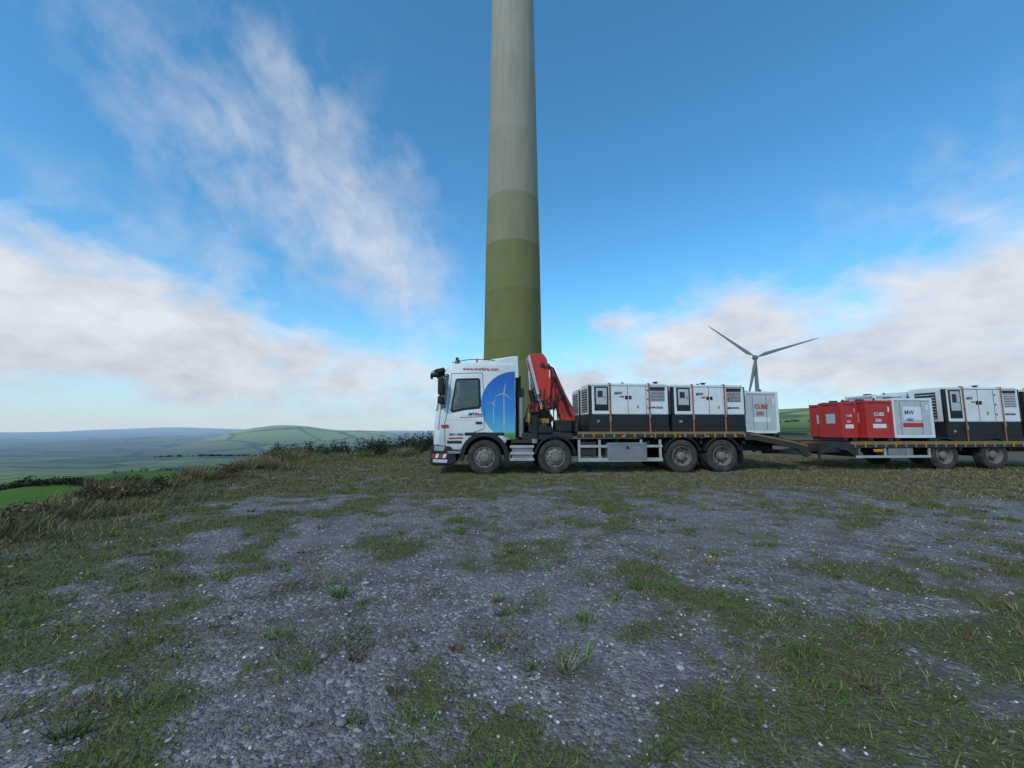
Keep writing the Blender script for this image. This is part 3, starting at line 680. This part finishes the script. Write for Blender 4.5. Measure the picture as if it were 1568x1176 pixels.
# ------------------------------------------------------------------ generators
def generator(lx,ly,z,L,W,H,split,var=0):
    g=grp('generator',lx,ly,z)
    box(g,'base_frame',(0,.0,0),(L,W,.16),BLACK,.01)
    box(g,'lower_canopy',(.01,.012,.162),(L-.01,W-.012,split),BLACK,.015)
    box(g,'upper_canopy',(.005,.005,split+.002),(L-.005,W-.005,H-.05),GWHITE,.03)
    box(g,'roof_cap',(.03,.03,H-.055),(L-.03,W-.03,H),GWHITE,.02)
    box(g,'corner_post_left',(-.006,-.006,split+.002),(.08,.09,H-.07),BLACK,.008)
    box(g,'corner_post_right',(L-.03,-.006,split+.002),(L+.006,.09,H-.07),BLACK,.008)
    u=H-split
    x0=.16
    box(g,'control_panel_frame',(x0,-.012,split+.12),(x0+.44,.02,H-.10),BLACK,.01)
    box(g,'control_panel_window',(x0+.05,-.018,split+.32*u),(x0+.39,-.013,H-.15),GREYW,.002)
    box(g,'control_screen',(x0+.10,-.024,split+.55*u),(x0+.26,-.0185,H-.24),TXTK,.002)
    cyl(g,'stop_button',(x0+.33,-.03,split+.55*u),(x0+.33,-.018,split+.55*u),.022,TXTR,seg=12)
    for k,x in enumerate((.68,1.22,1.80)):
        if x<L-.3: strip(g,f'door_seam_{k}',[(x,split+.03),(x,H-.08)],.012,-.001,DARK)
    strip(g,'roof_seam',[(.1,H-.075),(L-.05,H-.075)],.014,-.002,DARK)
    for k,x in enumerate((1.13,1.25)):
        box(g,f'door_handle_{k}',(x,-.022,split+.50*u),(x+.08,.0,split+.60*u),BLACK,.006)
    for k in range(3): 
        box(g,f'hinge_{k}',(1.83,-.014,split+(.2+.28*k)*u),(1.87,.0,split+(.24+.28*k)*u),BLACK,.004)
    vx0,vx1=L-.60,L-.12
    for k in range(9):
        zz=split+.44*u+k*(.56*u-.14)/9; prism(g,f'louvre_{k}',[(vx0+.02,zz),(vx1-.02,zz),(vx1-.02,zz+.016),(vx0+.02,zz+.016)],-.012,.006,DARK if k!=6 else TXTR,0)
    box(g,'vent_header',(vx0,-.008,H-.20),(vx1,.01,H-.11),BLACK,.003)
    text(g,'maker_text','HIMOINSA',vx0+.0,-.004,split+.2*u,.085,TXTK)
    text(g,'hire_logo','MW',.78,-.007,split+.64*u,.13,TXTB,shear=.4)
    text(g,'hire_logo_small','HIRE',.95,-.007,split+.55*u,.07,TXTR,shear=.3)
    flat(g,'warning_sticker',[(1.5,split+.2*u),(1.56,split+.2*u),(1.56,split+.3*u),(1.5,split+.3*u)],-.003,YEL)
    box(g,'end_grille',(-.012,.25,split+.1),(-.002,W-.25,H-.16),DARK,.002)
    for k in range(9):
        zz=split+.12+k*(u-.28)/9; box(g,f'end_slat_{k}',(-.03,.27,zz),(-.0125,W-.27,zz+.03),GREYW,.003)
    box(g,'lifting_eye',(L*.5-.05,W*.5-.02,H),(L*.5+.05,W*.5+.02,H+.09),DARK,.01)
    cyl(g,'exhaust_outlet',(L-.28-.9*var,.3,H),(L-.28-.9*var,.3,H+.07),.06,DARK)
    box(g,'exhaust_flap',(L-.36-.9*var,.22,H+.07),(L-.20-.9*var,.38,H+.085),DARK,.003)
    for k in range(2):
        x=(.62+.03*var,L-.66-.05*var)[k]
        box(g,f'strap_{k}',(x,-.034,-.06),(x+.045,-.028,H+.006),STRAP,.0)
        box(g,f'strap_top_{k}',(x,-.034,H+.006),(x+.045,W+.03,H+.011),STRAP,0)
        box(g,f'ratchet_{k}',(x-.01,-.06,.30+.1*k+.05*var),(x+.055,-.034,.47+.1*k+.05*var),TOOL,.006)
    text(g,'stencil','24' if var else '17',.22,.0055,.28,.10,GREYW)
    return g
generator(4.80,.04,1.264,2.53,1.15,1.49,.52)
generator(7.42,.04,1.264,2.40,1.15,1.47,.52,1)
generator(4.80,1.28,1.264,2.53,1.15,1.44,.52)
generator(7.42,1.28,1.264,2.40,1.15,1.44,.52)
def tank(name,lx,ly,z,L,W,H,mat,lab,tm,frame):
    g=grp(name,lx,ly,z)
    box(g,'skid_left',(.05,0.02,0),(.2,W-.02,.1),DARK,.01); box(g,'skid_right',(L-.2,0.02,0),(L-.05,W-.02,.1),DARK,.01)
    box(g,'tank_body',(.03,.03,.101),(L-.03,W-.03,H-.04),mat,.03)
    for k,(x,y) in enumerate(((0,0),(L-.08,0),(0,W-.08),(L-.08,W-.08))): box(g,f'corner_post_{k}',(x,y,.10),(x+.08,y+.08,H),frame,.01)
    for k,z0 in enumerate((.10,H-.08)):
        box(g,f'rail_front_{k}',(.082,.004,z0),(L-.082,.07,z0+.075),frame,.008)
        box(g,f'rail_left_{k}',(.004,.082,z0),(.07,W-.082,z0+.075),frame,.008)
    if L>1:
        for k in range(2):
            x=.30+k*(L-.7); strip(g,f'panel_seam_{k}',[(x,.2),(x,H-.12)],.01,.025,DARK)
    cyl(g,'filler_cap',(L*.3,W*.5,H-.04),(L*.3,W*.5,H+.06),.12,DARK)
    cyl(g,'vent_pipe',(L*.75,W*.4,H-.04),(L*.75,W*.4,H+.10),.03,DARK)
    k=min(1,L/1.2)
    if lab=='MW': box(g,'label_plate',(L*.28,.02,H*.48),(L*.72,.028,H*.80),TXTW,.001)
    text(g,'label_text',lab,L*.30,.016,H*.62,.19*k,tm)
    text(g,'label_number','500' if lab=='CUBE' else 'HIRE',L*.34,.016,H*.47,(.18 if lab=='CUBE' else .12)*k,tm)
    flat(g,'label_bar',[(L*.25,H*.32),(L*.75,H*.32),(L*.75,H*.42),(L*.25,H*.42)],.0265,TXTW if lab=='CUBE' else TXTR)
    flat(g,'hatch',[(L*.84,H*.72),(L*.90,H*.72),(L*.90,H*.84),(L*.84,H*.84)],.0262,TXTW)
    mesh('end_label',[(.0262,W*.3,H*.45),(.0262,W*.7,H*.45),(.0262,W*.7,H*.7),(.0262,W*.3,H*.7)],[(0,1,2,3)],GREYW,g)
    return g
tank('fuel_tank',9.98,.30,1.10,1.16,1.05,1.46,GREYW,'CUBE',TXTR,GWHITE)
tank('fuel_tank',9.98,1.42,1.10,1.16,1.0,1.50,GREYW,'CUBE',TXTR,GWHITE)

# ------------------------------------------------------------------ trailer
TR=grp('drawbar_trailer')
box(TR,'deck',(13.25,.0,.80),(21.6,2.5,.93),DARK,.01)
box(TR,'deck_edge',(13.25,-.025,.84),(21.6,.0,.945),RUST,.004)
box(TR,'deck_rail',(13.25,-.03,.74),(21.6,.03,.835),DARK,.008)
box(TR,'side_rail_white',(13.4,-.012,.42),(16.0,.03,.50),ALU,.008)
for k in range(24):
    x=13.35+k*.35; box(TR,f'rave_hook_{k}',(x,-.045,.76),(x+.05,-.03,.90),YEL if k%3==1 else TOOL,.004)
for y in (.8,1.62): box(TR,f'chassis_rail_{y}',(12.9,y,.55),(21.4,y+.1,.80),DARK,.01)
for k,x in enumerate((13.5,14.4,15.2,15.95)): box(TR,f'rail_post_{k}',(x,.0,.5),(x+.06,.05,.75),ALU,.006)
prism(TR,'drawbar_left',[(12.0,.50),(12.0,.62),(13.4,.78),(13.4,.60)],1.1,1.2,DARK,.01)
prism(TR,'drawbar_right',[(12.0,.50),(12.0,.62),(13.4,.78),(13.4,.60)],1.4,1.5,DARK,.01)
prism(TR,'drawbar_near_gusset',[(12.5,.55),(12.6,.66),(13.4,.80),(13.4,.60)],.3,.4,DARK,.01)
cyl(TR,'drawbar_eye',(11.9,1.3,.5),(11.9,1.3,.62),.12,DARK)
cyl(TR,'jack_leg',(12.95,.9,.25),(12.95,.9,.75),.04,DARK)
box(TR,'jack_foot',(12.85,.80,.2),(13.05,1.0,.25),DARK,.01)
tube(TR,'air_line_red',[(11.6,1.1,.8),(12.0,1.1,.75),(12.6,1.1,.95),(13.3,1.1,.85)],.015,TXTR)
tube(TR,'air_line_yellow',[(11.6,1.2,.8),(12.1,1.2,.70),(12.6,1.2,.90),(13.3,1.2,.85)],.015,YEL)
prism(TR,'front_bolster',[(13.1,.68),(13.25,.93),(13.5,.93),(13.6,.50),(13.4,.45)],0,2.5,DARK,.01)
for i,x in enumerate((16.55,18.35)):
    wheel(TR,f'near_{i+1}',x,.03,.50,.50,-1,False); wheel(TR,f'far_{i+1}',x,2.47,.50,.50,1,False)
    cyl(TR,f'axle_{i+1}',(x,.2,.49),(x,2.3,.49),.07,DARK)
    arc(TR,f'fender_{i+1}',x,.49,.54,.58,15,165,-.02,.4,BLACK)
box(TR,'toolbox',(14.55,.0,.50),(15.4,.45,.735),TOOL,.02)
box(TR,'side_marker',(14.0,-.04,.62),(14.3,-.01,.70),ORL,.005)
tank('fuel_tank',13.30,.30,.95,.58,.90,1.28,RED2,'CUBE',TXTW,RED2)
tank('fuel_tank',13.92,.04,.95,.94,.95,1.32,RED2,'CUBE',TXTW,RED2)
tank('fuel_tank',13.85,1.24,.95,.70,1.0,1.28,RED2,'CUBE',TXTW,RED2)
tank('fuel_tank',14.58,1.20,.95,.80,1.0,1.36,RED2,'CUBE',TXTW,RED2)
tank('fuel_tank',14.92,.10,.95,1.45,1.06,1.40,GREYW,'MW',TXTB,GWHITE)
tank('fuel_tank',15.55,1.28,.95,1.2,1.18,1.62,GREYW,'MW',TXTB,GWHITE)
generator(16.75,.04,.95,2.75,1.15,1.78,.62,1)
generator(16.95,1.28,.95,2.75,1.15,1.74,.62)
generator(19.65,.04,.95,1.9,1.15,1.72,.62)

# ------------------------------------------------------------------ world
w=bpy.data.worlds.new('World'); scene.world=w; w.use_nodes=True
nt=w.node_tree; N=NT(nt); bg=nt.nodes['Background']
SE,SA=40,215
sky=N.n('ShaderNodeTexSky',sky_type='NISHITA'); sky.sun_disc=False; sky.sun_elevation=R(SE); sky.sun_rotation=R(SA)
sky.air_density=1.0; sky.dust_density=.4; sky.ozone_density=3.0; sky.altitude=300
d=N.n('ShaderNodeTexCoord').outputs['Generated']
sx=N.n('ShaderNodeSeparateXYZ'); N.l(d,sx.inputs[0])
az=N.m('MULTIPLY',N.m('ARCTAN2',sx.outputs[0],sx.outputs[1]),57.2958)
el=N.m('MULTIPLY',N.m('ARCSINE',sx.outputs[2]),57.2958)
def blob(a0,e0,s1,s2,rot,amp):
    da=N.m('SUBTRACT',az,float(a0)); de=N.m('SUBTRACT',el,float(e0)); c,s=math.cos(R(rot)),math.sin(R(rot))
    u=N.m('DIVIDE',N.m('MULTIPLY_ADD',da,c,N.m('MULTIPLY',de,s)),float(s1))
    v=N.m('DIVIDE',N.m('MULTIPLY_ADD',da,-s,N.m('MULTIPLY',de,c)),float(s2))
    q=N.m('MULTIPLY_ADD',u,u,N.m('MULTIPLY',v,v))
    return N.m('MULTIPLY',N.m('EXPONENT',N.m('MULTIPLY',q,-1.)),amp)
def total(bl):
    t=None
    for b in bl:
        g=blob(*b); t=g if t is None else N.m('ADD',t,g)
    return t
low=[(-53,11,15,6,-3,1.25),(-36,8.5,14,6.5,-4,.9),(-15,6,16,4.5,0,.85),(20.5,10.8,4.2,2.8,0,1.15),(31,12,9,4.8,-8,1.15),(14.5,14.6,3.2,1.8,0,.75),(51,13,10,5.5,5,1.2),(45,6,20,3.5,0,1.1),(8,6,14,3.4,0,.9),(-110,15,40,10,0,.8),(130,20,50,14,0,.8)]
high=[(-20,25,10,6.5,-48,.68),(-14,19,8,5,-30,.55),(-30,36,9,4.5,-40,.42),(-44,34,11,5,-25,.40),(-28,29,18,12,-40,.34),(-14,33,9,2.2,-45,.20),(47,23,13,5,10,.34),(-44,20,15,7,0,.30)]
Cl=total(low); Ch=total(high)
mp=N.n('ShaderNodeVectorMath',operation='MULTIPLY'); N.l(d,mp.inputs[0]); mp.inputs[1].default_value=(1,1,1.9)
n1=N.noise(mp.outputs[0],7.5,7,.55,.25)
cx=N.n('ShaderNodeCombineXYZ')
c,s=math.cos(R(-35)),math.sin(R(-35))
N.l(N.m('MULTIPLY',N.m('MULTIPLY_ADD',az,c,N.m('MULTIPLY',el,s)),.095),cx.inputs[0])
N.l(N.m('MULTIPLY',N.m('MULTIPLY_ADD',az,-s,N.m('MULTIPLY',el,c)),.115),cx.inputs[1])
n2=N.noise(cx.outputs[0],2.2,8,.56,.2)
dl=N.mr(N.m('ADD',Cl,N.m('MULTIPLY',N.m('SUBTRACT',n1,.5),2.2)),.20,1.05); dl=N.m('MULTIPLY',dl,N.m('MULTIPLY',Cl,3.,clamp=True))
dh=N.mr(N.m('ADD',Ch,N.m('MULTIPLY',N.m('SUBTRACT',n2,.5),1.7)),.12,1.55); dh=N.m('MULTIPLY',dh,N.m('MULTIPLY',Ch,2.2,clamp=True))
dh=N.m('MULTIPLY',dh,.92)
dens=N.m('SUBTRACT',1.,N.m('MULTIPLY',N.m('SUBTRACT',1.,dl),N.m('SUBTRACT',1.,dh)))
hz=N.m('EXPONENT',N.m('MULTIPLY',N.m('POWER',N.m('DIVIDE',N.m('MAXIMUM',el,0.),8.5),1.3),-1.))
skyc=N.mix(1.,sky.outputs[0],(.92,1.95,2.15),'MULTIPLY')
skyc=N.mix(N.m('MULTIPLY',hz,.92),skyc,(6.0,6.6,7.4))
n3=N.noise(mp.outputs[0],7,6,.6)
shade=N.m('ADD',N.mr(n3,.38,.64,0,.6),N.mr(el,2,12,.38,0),clamp=True)
cc=N.mix(shade,(8.2,8.35,8.6),(4.9,5.2,6.1))
fin=N.mix(N.m('MULTIPLY',dens,.92),skyc,cc)
N.l(fin,bg.inputs['Color']); bg.inputs['Strength'].default_value=.1
# sun
sl=bpy.data.lights.new('sun','SUN'); sl.energy=1.5; sl.angle=R(8); sl.color=(1,.91,.78)
so=bpy.data.objects.new('sun',sl); COL.objects.link(so)
dv=Vector((math.sin(R(SA))*math.cos(R(SE)),math.cos(R(SA))*math.cos(R(SE)),math.sin(R(SE))))
so.rotation_euler=dv.to_track_quat('Z','Y').to_euler(); so.location=(0,-10,30)
# camera
cam=bpy.data.cameras.new('camera'); co_=bpy.data.objects.new('camera',cam); COL.objects.link(co_)
cam.sensor_width=36; cam.lens=14.23; cam.clip_start=.05; cam.clip_end=30000
co_.location=(0,0,1.38); co_.rotation_euler=(R(90+6.17),0,0)
scene.camera=co_
scene.view_settings.view_transform='Standard'; scene.view_settings.look='None'; scene.view_settings.exposure=0
